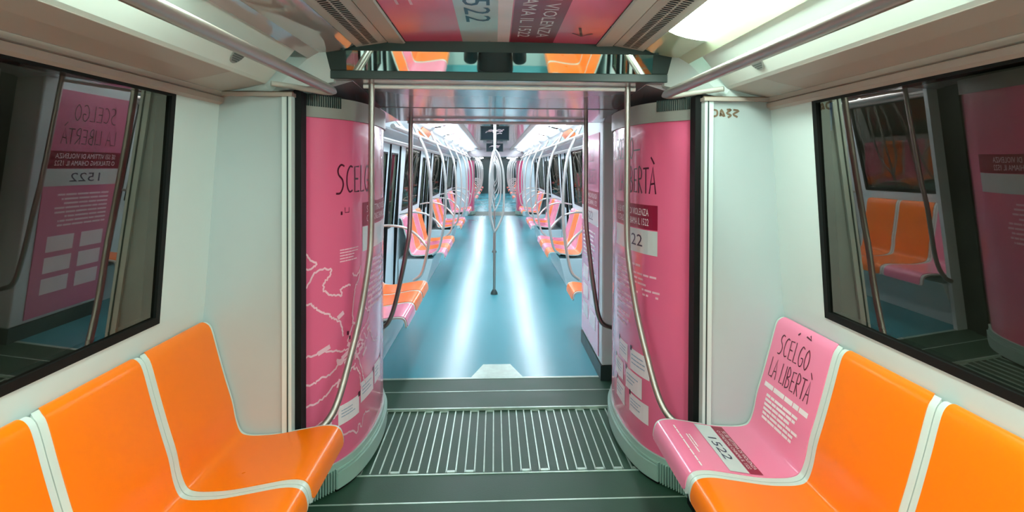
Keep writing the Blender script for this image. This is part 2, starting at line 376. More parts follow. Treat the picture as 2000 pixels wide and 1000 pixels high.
# end bulkheads facing the camera
def bulkhead(y, xi, m, lab, top=2.2):
    for s in (-1, 1):
        b = MB(); b.box(min(s*xi, s*1.30), max(s*xi, s*1.30), y, y+.03, 0, 1.872)
        struct(b.build('wall_end', m), 'smooth pale end panel %s of the gangway, %s' % (SIDE[s], lab), 'wall')
for s in (-1, 1):
    b = MB(); b.box(min(s*.935, s*1.30), max(s*.935, s*1.30), 2.60, 2.625, 0, 1.872)
    struct(b.build('wall_end', 'endp'), 'smooth grey-white end panel beside the %s pink column' % SIDE[s], 'wall')
    t = MB(); t.box(min(s*.905, s*.945), max(s*.905, s*.945), 2.585, 2.64, 0, 1.872)
    trim(t, 'wall', 'white vertical edge strip beside the %s pink column' % SIDE[s])
    t = MB(); t.box(min(s*.918, s*.9235), max(s*.918, s*.9235), 2.582, 2.586, 0, 1.872)
    trim(t, 'dark', 'dark line in the edge strip beside the %s pink column' % SIDE[s])
    t = MB(); t.box(min(s*.878, s*.905), max(s*.878, s*.905), 2.63, 2.70, 0, 1.9)
    t.box(min(s*.905, s*1.0), max(s*.905, s*1.0), 2.64, 2.72, 0, 1.9)
    trim(t, 'black', 'black rubber gap beside the %s pink column' % SIDE[s])
    # corner seam between wall and end panel
    t = MB(); t.box(min(s*1.215, s*1.221), max(s*1.215, s*1.221), 2.594, 2.601, .9, 1.872)
    # header filler above the end panel
    f = MB(); f.slab([[(s*1.21, 2.60, 1.878), (s*.83, 2.60, 1.878)], [(s*1.02, 2.60, 1.93), (s*.83, 2.60, 1.93)], [(s*.895, 2.60, 2.075), (s*.83, 2.60, 2.075)], [(s*.885, 2.60, 2.2), (s*.83, 2.60, 2.2)]],
                     [[(s*1.21, 2.64, 1.878), (s*.83, 2.88, 1.878)], [(s*1.02, 2.64, 1.93), (s*.83, 2.88, 1.93)], [(s*.895, 2.64, 2.075), (s*.83, 2.88, 2.075)], [(s*.885, 2.64, 2.2), (s*.83, 2.88, 2.2)]])
    f = MB(); f.add([(s*1.21, 2.602, 1.89), (s*1.0, 2.602, 1.89), (s*.80, 2.86, 1.975), (s*.80, 2.86, 2.2), (s*.87, 2.62, 2.2), (s*1.02, 2.602, 1.93), (s*1.21, 2.602, 2.2),
                     (s*1.21, 2.9, 1.89), (s*1.0, 2.9, 1.89), (s*.80, 2.9, 1.975), (s*.80, 2.9, 2.2), (s*1.21, 2.9, 2.2)],
                    [(0, 1, 2, 3, 4, 6), (0, 7, 8, 1), (1, 8, 9, 2), (2, 9, 10, 3), (3, 10, 11, 6, 4), (7, 11, 10, 9, 8), (0, 6, 11, 7)])
    struct(f.build('wall_end', 'wall'), 'pale filler panel above the %s end panel beside the dark header' % SIDE[s], 'wall')
    # ledge over the end panel; its shadow line is painted as a brown strip
    t = MB(); t.box(min(s*.90, s*1.21), max(s*.90, s*1.21), 2.575, 2.64, 1.872, 1.888)
    trim(t, 'beige', 'thin beige ledge above the %s end panel' % SIDE[s])
    t = MB(); t.box(min(s*.90, s*1.20), max(s*.90, s*1.20), 2.585, 2.602, 1.888, 1.893); trim(t, 'brown', 'painted brown shadow line above the %s ledge' % SIDE[s])
    # bellows side and floor edge hidden behind the columns
    b = MB(); 
    for k in range(14): b.box(min(s*(.93+.02*(k % 2)), s*1.1), max(s*(.93+.02*(k % 2)), s*1.1), 2.72+k*.118, 2.72+(k+1)*.118, 0, 2.0)
    struct(b.build('wall_gangway', 'black'), 'black pleated bellows behind the %s pink column' % SIDE[s], 'wall')
# rear wall behind the camera and last wall far away
struct(MB().box(-1.35, 1.35, -3.34, -3.30, 0, 2.25).build('wall_back', 'wall'), 'white end wall behind the camera', 'wall')
struct(MB().box(-1.35, 1.35, 36.0, 36.1, 0, 2.25).build('wall_far', 'dark'), 'dark end wall at the far end of the train', 'wall')
# gangway ceiling pieces
g = MB(); g.slab([[(x, y, z) for x in (-.95, .95)] for y, z in ((2.86, 1.99), (3.70, 1.944))], [[(x, y, z) for x in (-.95, .95)] for y, z in ((2.86, 2.2), (3.70, 2.2))])
struct(g.build('ceiling_gangway', 'mauve'), 'glossy mauve-grey gangway ceiling behind the mirror header', 'ceiling')
g = MB(); g.slab([[(x, y, z) for x in (-.95, .95)] for y, z in ((3.715, 1.940), (4.38, 1.912))], [[(x, y, z) for x in (-.95, .95)] for y, z in ((3.715, 2.2), (4.38, 2.2))])
struct(g.build('ceiling_gangway', 'mauve'), 'second glossy ceiling panel of the gangway above the far grab frame', 'ceiling')
for s in (-1, 1):
    g = MB(); g.slab([[(s*.72, 2.90, 1.986), (s*1.0, 2.90, 1.90)], [(s*.72, 4.36, 1.915), (s*1.0, 4.36, 1.86)]], [[(s*.72, 2.90, 2.1), (s*1.0, 2.90, 2.1)], [(s*.72, 4.36, 2.1), (s*1.0, 4.36, 2.1)]])
    struct(g.build('ceiling_gangway', 'mauve'), 'sloping edge of the gangway ceiling over the %s pink column' % SIDE[s], 'ceiling')
g = MB(); g.box(-.95, .95, 3.69, 3.72, 1.948, 2.2); trim(g, 'black', 'black joint between the two gangway ceiling panels')
# far car: end panels at the portal
b = MB(); b.box(-1.30, -.87, 4.36, 4.40, 0, 2.0); struct(b.build('wall_end', 'wall_cool'), 'end panel of the second car on the left, half hidden by the column', 'wall')
b = MB(); b.box(-.95, .95, 4.38, 4.42, 1.912, 2.2); struct(b.build('wall_end', 'wall_cool'), 'lintel above the entrance of the second car', 'wall')
b = MB(); b.box(.764, 1.30, 4.30, 5.28, .11, 2.2); struct(b.build('wall_cabinet', 'wall_cool', None, False, .012), 'white equipment cabinet just inside the second car on the right', 'wall')
b = MB(); b.box(.757, 1.30, 4.295, 5.28, 0, .11); trim(b, 'dark', 'dark base strip of the white cabinet on the right')
# farther gangway between second and third car
for s in (-1, 1):
    b = MB(); b.box(min(s*.9, s*1.3), max(s*.9, s*1.3), 19.2, 19.24, 0, 2.2); struct(b.build('wall_end', 'wall_cool'), 'far end panel of the second car on the %s' % SIDE[s], 'wall')
    b = MB(); b.box(min(s*.92, s*1.1), max(s*.92, s*1.1), 19.24, 21.0, 0, 2.0); struct(b.build('wall_gangway', 'black'), 'black bellows of the farther gangway on the %s' % SIDE[s], 'wall')
    b = MB(); b.box(min(s*.86, s*1.3), max(s*.86, s*1.3), 20.97, 21.02, 0, 2.2); struct(b.build('wall_end', 'wall_cool'), 'near end panel of the third car on the %s' % SIDE[s], 'wall')
struct(MB().box(-1.2, 1.2, 19.2, 21.0, 1.93, 2.2).build('ceiling_gangway', 'mauve'), 'ceiling of the farther gangway', 'ceiling')

# ------------------------------------------------------------------ ceiling panels, vents, lights
def ceiling_set(y0, y1, far, car_):
    t = MB(); t.prof([(-.455, 2.168), (.0, 2.175), (.455, 2.168)], y0, y1, .02)
    if far: struct(t.build('ceiling_panel', 'mauve'), 'smooth grey-mauve centre ceiling of the %s' % car_, 'ceiling')
    for s in (-1, 1):
        t = MB(); t.prof([(s*.455, 2.160), (s*.462, 2.155), (s*.535, 2.158), (s*.54, 2.170)], y0, y1, .01*s); trim(t, 'vent', 'cream ceiling strip left of the vents of the %s' % car_ if s < 0 else 'cream ceiling strip right of centre in the %s' % car_)
ceiling_set(-3.3, 2.86, False, 'near car'); ceiling_set(4.42, 19.2, True, 'second car'); ceiling_set(21, 36, True, 'third car')
for s in (-1, 1):
    r = empty('ceiling_vent', (s*.61, 1.4, 2.16), 'long slotted cream air vent %s of the pink ceiling poster' % SIDE[s], 'air vent', 'near ceiling vents')
    t = MB(); t.slab([[(s*.541, y, 2.160), (s*.684, y, 2.136)] for y in (-3.2, 2.84)], [[(s*.541, y, 2.185), (s*.684, y, 2.16)] for y in (-3.2, 2.84)])
    local(t, r.location).build('vent_panel', 'vent', r)
    sl = MB(); y = .9
    while y < 2.78:
        for a, b in ((.577, .608), (.616, .647)):
            za, zb = 2.160-(a-.541)*.168-.0012, 2.160-(b-.541)*.168-.0012
            sl.add([(s*a, y, za), (s*b, y, zb), (s*b, y+.012, zb), (s*a, y+.012, za)], [(0, 1, 2, 3)])
        y += .024
    q = local(sl, r.location).build('slots', 'black', r)
    # near light fixtures
    L0 = [(s*.690, 2.140), (s*.72, 2.126), (s*.765, 2.114), (s*.81, 2.106), (s*.850, 2.103)]
    LIP = [(s*.850, 2.103), (s*.868, 2.085), (s*.885, 2.066), (s*.890, 2.078)]  # lip added to shield the cove from the lamp glow
    r = empty('ceiling_light', (s*.79, 1.4, 2.1), 'lit ceiling light with glowing white cover beside the right vent' if s > 0 else 'left ceiling light by the vent, unlit end in view, glowing length added unseen', 'ceiling light')
    lit = 2.42 if s > 0 else 1.7  # left: unseen glowing length, extended to brighten the left side
    t = MB(); t.prof(L0, -3.2, lit, .012*s, 4); local(t, r.location).build('lamp_cover', 'lampw', r, True)['label'] = 'glowing white lamp cover'
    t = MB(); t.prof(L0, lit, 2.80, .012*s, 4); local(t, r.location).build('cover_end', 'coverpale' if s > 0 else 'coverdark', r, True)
    t = MB(); t.prof(LIP, -3.2, 2.80, .006*s); local(t, r.location).build('shield_lip', 'coverpale' if s > 0 else 'coverdark', r, True)
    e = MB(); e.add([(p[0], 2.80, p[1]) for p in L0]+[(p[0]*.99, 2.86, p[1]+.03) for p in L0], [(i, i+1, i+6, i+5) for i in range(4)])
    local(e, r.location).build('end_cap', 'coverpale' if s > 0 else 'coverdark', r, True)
    t = MB(); t.tube([(s*.735, 2.77, 2.108), (s*.735, 2.77, 2.117)], .011, 12); local(t, r.location).build('screw', 'dark', r)
    n = 0
    for (a, b) in ((4.5, 19.1), (21.1, 35.9)):
        y = a
        while y < b-1:
            n += 1
            r = empty('ceiling_light', (s*.79, y+.75, 2.1), 'bright %s ceiling light, %s from the near end of the %s car' % (SIDE[s], ['first', 'second', 'third', 'fourth', 'fifth', 'sixth', 'seventh', 'eighth', 'ninth'][int((y-a)/1.83+.01)], 'second' if b < 20 else 'third'), 'ceiling light', 'row of %s ceiling lights beyond the gangway' % SIDE[s])
            t = MB(); t.prof(L0, y, y+1.5, .012*s); local(t, r.location).build('lamp_cover', 'lampc', r, True)
            t = MB(); t.prof(L0, y+1.5, y+1.8, .012*s); local(t, r.location).build('cover_end', 'coverdark', r, True)
            t = MB(); t.prof(LIP, y, y+1.8, .006*s); local(t, r.location).build('shield_lip', 'wall_cool', r, True)
            y += 1.83
    # orange adverts on the coves of the second car
    t = MB(); t.prof([(s*1.000, 1.940), (s*.955, 1.996), (s*.905, 2.056)], 7.2, 8.3, .006*s)
    tag(t.build('cove_advert', 'orange'), 'orange advert on the slanted cove panel, %s side beyond the gangway' % SIDE[s], 'advert')
    # speaker grille on the near cove
    r = empty('speaker_grille', (s*.965, 2.23, 1.98), 'round perforated speaker grille on the %s cove panel behind the handrail' % SIDE[s], 'speaker grille')
    
    ax = Vector((s*(1.008-.895), 0, 1.938-2.074)).normalized(); ay = Vector((0, 1, 0)); nn = Vector((-s*.77, 0, -.64))
    c0 = Vector((s*.968, 2.22, 1.987))+nn*.0035
    d = MB(); ring = [c0+ax*math.cos(k*math.pi/12)*.046+ay*math.sin(k*math.pi/12)*.046 for k in range(24)]
    d.add(ring+[q-nn*.006 for q in ring], [tuple(range(24))]+[(k, (k+1) % 24, 24+(k+1) % 24, 24+k) for k in range(24)])
    local(d, r.location).build('grille_disc', 'topring', r)
    h = MB()
    for i in range(-5, 6):
        for j in range(-5, 6):
            if i*i+j*j <= 22:
                p = c0+nn*.001+ax*i*.0085+ay*j*.0085
                h.add([p+ax*a+ay*b for a, b in ((-.0028, -.0028), (.0028, -.0028), (.0028, .0028), (-.0028, .0028))], [(0, 1, 2, 3)])
    local(h, r.location).build('perforations', 'dark', r)

# pink ceiling poster
r = empty('ceiling_poster', (0, 1.4, 2.16), 'pink ceiling poster with 1522 on a grey band and a crimson band', 'poster')
t = MB(); t.prof([(-.455, 2.166), (-.23, 2.170), (0, 2.1715), (.23, 2.170), (.455, 2.166)], -.6, 2.86, .012, 6); local(t, r.location).build('poster_sheet', 'pinkc', r, True)
def cz_(x): return 2.1715-.0266*x*x-.0012
cfn = lambda u, v: (v, u, cz_(v))    # u runs along the train, v across (letters' tops to the right)
def strip(v0, v1, m, nm, u0=-.6, u1=2.86, dz=0):
    return decal(nm, rect_uv(u0, u1, v0, v1, 1, 6), lambda u, v: (v, u, cz_(v)-dz), m, r, r.location)
strip(-.185, -.02, 'paleband', 'grey_band'); strip(-.02, .035, 'whiteink', 'white_band'); strip(.04, .245, 'crimson', 'crimson_band')
dz = lambda u, v: (v, u, cz_(v)-.0008)
for u0 in (.5, 2.02):
    decal('numerals', text_fit('1522', .42, .10, u0, -.15), dz, 'navy', r, r.location)
decal('lettering', text_fit('SE SEI VITTIMA DI VIOLENZA', 1.5, .055, 1.2, .155), dz, 'whiteink', r, r.location); decal('lettering', text_fit('O STALKING CHIAMA IL 1522', 1.5, .055, 1.2, .07), dz, 'whiteink', r, r.location)
decal('small_print', lines_uv(1.0, 2.2, -.40, -.30, 4), dz, 'pinkline', r, r.location)
decal('hand_lettering', merge_uv(hand_uv('SCELGO', .8, .10, 1.3, .32, .008), ribbon_uv([(2.50, .33), (2.66, .36), (2.60, .40)], .012), ribbon_uv([(2.60, .31), (2.66, .36)], .008)), dz, 'maroon', r, r.location)

# ------------------------------------------------------------------ mirror header
r = empty('mirror_header', (0, 2.87, 1.99), 'dark teal header box with a long slanted mirror above the gangway', 'mirror header')
def hz(x): return 2.108+(.062)*min(1, max(0, (.83-abs(x))/.33))
hd = MB(); xs = [-.83, -.735, -.6, -.5, .5, .6, .735, .83]
FY = 2.845
# frame: bottom bar, slanted ends and top leaning toward the camera; the mirror fills the opening
TL = FY-.0225
hd.box(-.83, .83, FY, 2.95, 1.990, 2.030)
for a, b in ((-.83, -.735), (.735, .83)):
    hd.slab([[(a, FY, 2.03), (b, FY, 2.03)], [(a, TL, 2.119), (b, TL, 2.119)]], [[(a, 2.95, 2.03), (b, 2.95, 2.03)], [(a, 2.95, 2.119), (b, 2.95, 2.119)]])
hd.slab([[(x, TL, 2.119) for x in xs], [(x, TL, hz(x)+.03) for x in xs]], [[(x, 2.95, 2.119) for x in xs], [(x, 2.95, hz(x)+.03) for x in xs]])
local(hd, r.location).build('frame', 'dark', r, False, .003)
mr = MB(); mr.slab([[(x, FY+.002, 2.03) for x in (-.735, .735)], [(x, TL+.002, 2.119) for x in (-.735, .735)]], [[(x, FY+.008, 2.03) for x in (-.735, .735)], [(x, TL+.008, 2.119) for x in (-.735, .735)]])
local(mr, r.location).build('mirror', 'mirror', r)

# ------------------------------------------------------------------ handrails near and far
for s in (-1, 1):
    r = empty('ceiling_handrail', (s*.78, 1.5, 1.93), 'long metal handrail under the %s cove ending above the %s pink column' % (SIDE[s], SIDE[s]), 'handrail')
    t = MB(); t.tube([(s*.765, -2.9, 1.915), (s*.765, 2.62, 1.915), (s*.764, 2.70, 1.913), (s*.76, 2.735, 1.911)], [.021, .021, .019, .009], 16)
    local(t, r.location).build('rail', 'rail', r, True)
    for y in (2.30,):
        pass
    t = MB(); t.tube(cat([(s*.985, 2.57, 1.925), (s*.95, 2.59, 1.922), (s*.87, 2.62, 1.912), (s*.79, 2.67, 1.902), (s*.765, 2.70, 1.905)], 4), .012, 10); local(t, r.location).build('bracket', 'vent', r, True)
    for y in (-2.2, -.6, .7):
        t = MB(); t.tube([(s*.765, y, 1.93), (s*.92, y, 2.05)], .011, 10); local(t, r.location).build('bracket', 'steel', r, True)
    for (a, b, nm) in ((4.5, 19.0, 'second'), (21.2, 35.8, 'third')):
        r = empty('ceiling_handrail', (s*.80, (a+b)/2, 1.9), 'long metal handrail below the %s lights of the %s car' % (SIDE[s], nm), 'handrail')
        t = MB(); t.tube([(s*.80, a, 1.88), (s*.80, b, 1.88)], .02, 12); local(t, r.location).build('rail', 'steel2', r, True)
        y = a+.6
        while y < b:
            t = MB(); t.tube([(s*.80, y, 1.89), (s*.93, y, 2.03)], .011, 8); local(t, r.location).build('bracket', 'steel2', r, True); y += 1.83

# ------------------------------------------------------------------ grab frames at the gangway
r = empty('grab_frame', (0, 2.9, .4), 'nearer steel grab frame, bright top bar and poles bending down to the nearest seats', 'grab rail')
t = MB(); t.tube([(-.685, 2.98, 1.972), (.685, 2.98, 1.972)], .0105, 12); local(t, r.location).build('crossbar', 'tube_white', r, True)['label'] = 'bright polished horizontal bar'
for s in (-1, 1):
    t = MB(); t.tube(cat([(s*.644, 2.975, 1.985), (s*.644, 2.97, 1.6), (s*.642, 2.955, 1.25), (s*.650, 2.93, 1.08), (s*.678, 2.88, .85), (s*.712, 2.80, .65), (s*.742, 2.72, .50), (s*.775, 2.66, .43), (s*.83, 2.61, .395)], 6), .0155, 14)
    local(t, r.location).build('pole', 'steel', r, True)
r = empty('grab_frame', (0, 4.3, .4), 'farther steel grab frame at the entrance of the second car', 'grab rail')
t = MB(); t.tube([(-.66, 4.30, 1.896), (.65, 4.30, 1.896)], .011, 12); local(t, r.location).build('crossbar', 'tube_white', r, True)
for s in (-1, 1):
    e = [(s*.745, 4.33, .60), (s*.80, 4.34, .44), (s*.86, 4.345, .39)] if s < 0 else [(s*.70, 4.25, .66), (s*.75, 4.27, .45), (s*.86, 4.31, .38)]
    t = MB(); t.tube(cat([(s*.632, 4.27, 1.92), (s*.632, 4.25, 1.6), (s*.630, 4.22, 1.2), (s*.650, 4.22, 1.0)]+e, 6), .0165, 14)
    local(t, r.location).build('pole', 'steel', r, True)

# ------------------------------------------------------------------ gangway columns
COL = [(.915, 2.715), (.885, 2.775), (.81, 2.87), (.748, 2.99), (.712, 3.16), (.698, 3.36), (.705, 3.56), (.735, 3.76), (.79, 3.92), (.88, 4.05)]
K = [Vector(p) for p in cat(COL, 8)]
SS = [0]
for a, b in zip(K, K[1:]): SS.append(SS[-1]+(b-a).length)
def colpt(s_, off, sd, dy=0):
    s_ = min(max(s_, 0), SS[-1]-1e-4); i = 0
    while SS[i+1] < s_: i += 1
    w_ = (s_-SS[i])/(SS[i+1]-SS[i]); p = K[i].lerp(K[i+1], w_)
    a = K[max(0, i-1)]; b = K[min(len(K)-1, i+2)]; t = (b-a).normalized(); n = Vector((-t.y, t.x))  # toward the aisle
    if n.x > 0 and p.y > 2.8: n = -n
    if n.x > 0: n = -n
    q = p+n*off; return (sd*q.x, q.y+dy)
def colband(s0, s1, z0, z1, off0, off1, sd, n, dy=0):
    mb = MB(); us = [s0+(s1-s0)*k/n for k in range(n+1)]
    mb.slab([[(*colpt(u, off1, sd, dy), z) for u in us] for z in (z0, z1)], [[(*colpt(u, off0, sd, dy), z) for u in us] for z in (z0, z1)])
    return mb
LEN = SS[-1]
def column(sd, dy, label, detail):
    r = empty('gangway_column', (sd*.85, 3.4+dy, 0), label, 'column'); o = r.location
    P = lambda mb: local(mb, o)
    # rounded body
    b = MB(); us = [LEN*k/72 for k in range(73)]
    b.slab([[(*colpt(u, 0, sd, dy), z) for u in us] for z in (0.02, .5, 1.0, 1.5, 1.90)], [[(*colpt(u, -.03, sd, dy), z) for u in us] for z in (0.02, .5, 1.0, 1.5, 1.90)])
    P(b).build('column_body', 'ring', r, True)
    P(colband(.005, LEN, .135, 1.80, .0, .003, sd, 72, dy)).build('poster', 'pink', r, True)
    P(colband(.0, .012, .10, 1.81, 0, .005, sd, 2, dy)).build('poster_edge', 'ring', r)
    # foot ring: moulded lip, skirt, ribbed rubber end
    P(colband(.20, LEN, .014, .092, 0, .028, sd, 60, dy)).build('foot_ring', 'ring', r, True, .006)
    P(colband(.20, LEN, .0, .014, 0, .020, sd, 60, dy)).build('foot_shadow', 'black', r, True)  # black strip painted as the shadow under the foot ring
    P(colband(.20, LEN, .096, .105, 0, .018, sd, 60, dy)).build('foot_bead', 'ring', r, True)
    P(colband(.0, LEN, .105, .135, 0, .014, sd, 60, dy)).build('foot_lip', 'ring', r, True)
    rb_ = MB(); u = -.0
    P(colband(.0, .20, .012, .105, 0, .006, sd, 10, dy)).build('rubber_foot', 'black', r, True)
    while u < .20:
        q = colband(u, u+.0045, .014, .110, .004, .026, sd, 1, dy); rb_.add(q.v, q.f); u += .0150
    P(rb_).build('rubber_ribs', 'ring', r)
    P(colband(.0, LEN, 1.80, 1.90, 0, .014, sd, 60, dy)).build('head_ring', 'topring', r, True)
    tr = MB(); u = .02
    while u < .23:
        q = colband(u, u+.004, 1.85, 1.905, .014, .020, sd, 1, dy); tr.add(q.v, q.f); u += .012
    P(tr).build('head_ribs', 'dark', r)
    if not detail: return r
    D = .0045
    if sd > 0:      # right column: text reads from the inside outwards
        U0 = .80
        fn = lambda u, v, d=D: (*colpt(U0-u, d, sd, dy), v)
        fn2 = lambda u, v: fn(u, v, D+.0008)
        X = lambda s_: U0-s_
        decal('hand_lettering', merge_uv(hand_uv('LA LIBERTA`', .50, .135, X(.735), 1.44, .0095), hand_uv('SCELGO', .34, .12, X(.80), 1.62, .009), ribbon_uv([(X(.46), 1.665), (X(.38), 1.668)], .008)), fn, 'maroon', r, o)
        decal('crimson_band', rect_uv(X(.795), X(.23), 1.257, 1.382, 16, 1), fn, 'crimson', r, o)
        decal('grey_band', rect_uv(X(.795), X(.23), 1.128, 1.252, 16, 1), fn, 'paleband', r, o)
        decal('band_lettering', merge_uv(text_fit('SE SEI VITTIMA DI VIOLENZA', .46, .036, X(.755), 1.325), text_fit('O STALKING CHIAMA IL 1522', .46, .036, X(.755), 1.275)), fn2, 'whiteink', r, o)
        decal('numerals', text_fit('1522', .25, .062, X(.60), 1.162), fn2, 'navy', r, o)
        pr = merge_uv(lines_uv(X(.76), X(.34), 1.045, 1.075, 1, .1), lines_uv(X(.76), X(.20), .905, 1.03, 5, .35), lines_uv(X(.76), X(.32), .80, .885, 3, .5), lines_uv(X(.76), X(.50), .69, .775, 3, .3))
        decal('small_print', pr, fn, 'pinkline', r, o)
        for k, (sa, sb, z0, z1) in enumerate(((.70, .53, .50, .60), (.49, .28, .485, .60), (.79, .61, .375, .475), (.56, .345, .365, .475), (.76, .575, .245, .35), (.50, .285, .255, .355))):
            decal('text_box', rect_uv(X(sa), X(sb), z0, z1, 5, 1), fn, 'whiteink', r, o)
            decal('box_text', lines_uv(X(sa)+.02, X(sb)-.02, z0+.03, z1-.02, 3, .5, .3), fn2, 'bluegrey', r, o)
            decal('box_mark', rect_uv(X(sa)+.0, X(sa)+.022, z1-.012, z1+.014), fn2, 'maroon', r, o)
    else:
        fn = lambda u, v, d=D: (*colpt(u, d, sd, dy), v)
        fn2 = lambda u, v: fn(u, v, D+.0008)
        decal('hand_lettering', hand_uv('SCELGO', .40, .14, .21, 1.44, .0095), fn, 'maroon', r, o)
        decal('crimson_band', rect_uv(.44, 1.15, 1.262, 1.384, 16, 1), fn, 'crimson', r, o)
        decal('grey_band', rect_uv(.44, 1.15, 1.13, 1.258, 16, 1), fn, 'paleband', r, o)
        decal('band_lettering', text_fit('SE SEI VITTIMA DI VIOLENZA', .5, .036, .50, 1.33), fn2, 'whiteink', r, o); decal('band_lettering', text_fit('O STALKING CHIAMA IL 1522', .5, .036, .50, 1.28), fn2, 'whiteink', r, o)
        decal('small_print', merge_uv(lines_uv(.235, .40, 1.10, 1.17, 5, .4), lines_uv(.52, .95, .80, 1.08, 9, .3)), fn, 'pinkline', r, o)
        decal('small_marks', merge_uv(rect_uv(.24, .252, 1.335, 1.352), ribbon_uv([(.27, 1.37), (.27, 1.345), (.30, 1.345), (.30, 1.37)], .004)), fn, 'maroon', r, o)
        # white street-map lines
        pxs = [[(.03, 1.17), (.07, 1.14), (.10, 1.12), (.08, 1.10), (.03, 1.095)],
               [(.03, 1.0), (.06, 1.03), (.09, 1.075), (.14, 1.085), (.18, 1.075), (.165, 1.04), (.14, 1.02), (.14, .985), (.17, .96), (.22, .945), (.25, .945), (.24, .97), (.27, .98), (.31, .98)],
               [(.03, .935), (.07, .93), (.09, .91), (.13, .885), (.17, .86), (.20, .835), (.235, .815), (.25, .78), (.26, .74)],
               [(.33, 1.04), (.36, 1.02), (.40, 1.03), (.42, 1.06), (.39, .99), (.36, .96), (.345, .90), (.33, .84), (.335, .78), (.31, .74), (.29, .70)],
               [(.03, .695), (.08, .69), (.13, .695), (.19, .685), (.24, .67), (.30, .66)],
               [(.03, .565), (.08, .555), (.12, .57), (.17, .575), (.22, .60), (.27, .615), (.32, .63)],
               [(.03, .465), (.09, .46), (.14, .475), (.19, .51), (.24, .53), (.30, .55), (.36, .57)],
               [(.05, .33), (.10, .35), (.15, .36), (.20, .36), (.225, .38), (.235, .43), (.24, .50), (.27, .53)],
               [(.30, .66), (.36, .62), (.40, .58), (.43, .52), (.46, .46), (.50, .42)],
               [(.33, .60), (.38, .66), (.44, .72), (.50, .74), (.56, .80), (.62, .82)],
               [(.46, .70), (.50, .66), (.55, .69), (.60, .63), (.66, .60), (.72, .61)],
               [(.37, .55), (.41, .50), (.42, .44), (.45, .40)],
               [(.47, .93), (.50, .88), (.48, .83), (.54, .80), (.58, .86), (.62, .90)],
               [(.25, .255), (.33, .24), (.38, .21), (.40, .25), (.43, .22), (.47, .27), (.55, .255)]]
        lines = []
        for pl in pxs:
            q = [tuple(t) for t in cat([(a, b) for a, b in pl], 5)]
            q = [(a+random.uniform(-.004, .004), b+random.uniform(-.005, .005)) for a, b in q]
            lines.append(ribbon_uv(q, .0095))
        decal('map_lines', merge_uv(*lines), fn, 'pinkline', r, o)
        tg = []
        for (a, b, L_, an) in ((.24, .845, .045, .5), (.14, .70, .07, .3), (.15, .335, .07, -.1), (.27, .64, .05, .4), (.31, .68, .05, -.5), (.24, .62, .05, .2), (.36, .66, .05, .3), (.42, .63, .05, .2), (.29, .57, .06, .5), (.27, .53, .05, -.2), (.47, .60, .06, .6), (.37, .76, .04, .8), (.53, .71, .05, .3)):
            c_, s_ = math.cos(an), math.sin(an); vs, fs = rect_uv(-L_/2, L_/2, -.011, .011)
            tg.append(([(a+x*c_-y*s_, b+x*s_+y*c_) for x, y in vs], fs))
        for _ in range(26):
            a, b = random.gauss(.36, .06), random.gauss(.63, .05); L_ = random.uniform(.02, .05); an = random.choice((.15, .5, -.4, 1.2)); c_, s_ = math.cos(an), math.sin(an)
            vs, fs = rect_uv(-L_/2, L_/2, -.006, .006); tg.append(([(a+x*c_-y*s_, b+x*s_+y*c_) for x, y in vs], fs))
        decal('map_tags', merge_uv(*tg), fn2, 'pinkline', r, o)
        for (sa, sb, z0, z1) in ((.225, .40, .305, .40), (.42, .62, .345, .45), (.645, .80, .36, .47)):
            decal('text_box', rect_uv(sa, sb, z0, z1, 5, 1), fn, 'whiteink', r, o)
            decal('box_text', lines_uv(sa+.02, sb-.02, z0+.03, z1-.02, 3, .5, .3), fn2, 'bluegrey', r, o)
            decal('box_mark', rect_uv(sb-.01, sb+.012, z1-.012, z1+.014), fn2, 'maroon', r, o)
        decal('map_marks', merge_uv(rect_uv(.285, .298, .735, .755), rect_uv(.30, .312, .71, .728)), fn2, 'maroon', r, o)
    return r
column(-1, 0, 'rounded pink column left of the gangway printed SCELGO above a white street map', True)
column(1, 0, 'rounded pink column right of the gangway with LA LIBERTÀ, 1522 and white text boxes', True)
for s in (-1, 1):
    column(s, 16.55, 'small distant pink column on the %s at the farther gangway' % SIDE[s], False)

# pink poster on the side of the cabinet (right, inside second car)
r = empty('wall_poster', (.76, 4.8, 1.0), 'narrow pink poster on the aisle side of the white cabinet', 'poster')
t = MB(); t.box(.757, .763, 4.42, 5.25, .14, 1.84); local(t, r.location).build('poster_sheet', 'pinkl', r)
pf = lambda u, v: (.7555, 5.25-u, v); pf2 = lambda u, v: (.7548, 5.25-u, v)
o = r.location
decal('hand_lettering', merge_uv(hand_uv('SCELGO', .5, .13, .14, 1.62, .008), hand_uv('LA LIBERTA`', .64, .12, .1, 1.44, .008)), pf, 'maroon', r, o)
decal('crimson_band', rect_uv(0, .83, 1.255, 1.385), pf, 'crimson', r, o); decal('grey_band', rect_uv(0, .83, 1.12, 1.25), pf, 'paleband', r, o)
decal('band_lettering', text_fit('SE SEI VITTIMA DI VIOLENZA', .68, .038, .08, 1.33), pf2, 'whiteink', r, o); decal('band_lettering', text_fit('O STALKING CHIAMA IL 1522', .68, .038, .08, 1.275), pf2, 'whiteink', r, o)
decal('numerals', text_fit('1522', .34, .07, .24, 1.15), pf2, 'navy', r, o)
decal('small_print', lines_uv(.1, .7, .80, 1.07, 8), pf, 'whiteink', r, o)
for (a, b, c, d) in ((.1, .36, .62, .74), (.44, .72, .62, .74), (.1, .36, .46, .58), (.44, .72, .46, .58), (.1, .36, .30, .42), (.44, .72, .30, .42)):
    decal('text_box', rect_uv(a, b, c, d), pf, 'whiteink', r, o)

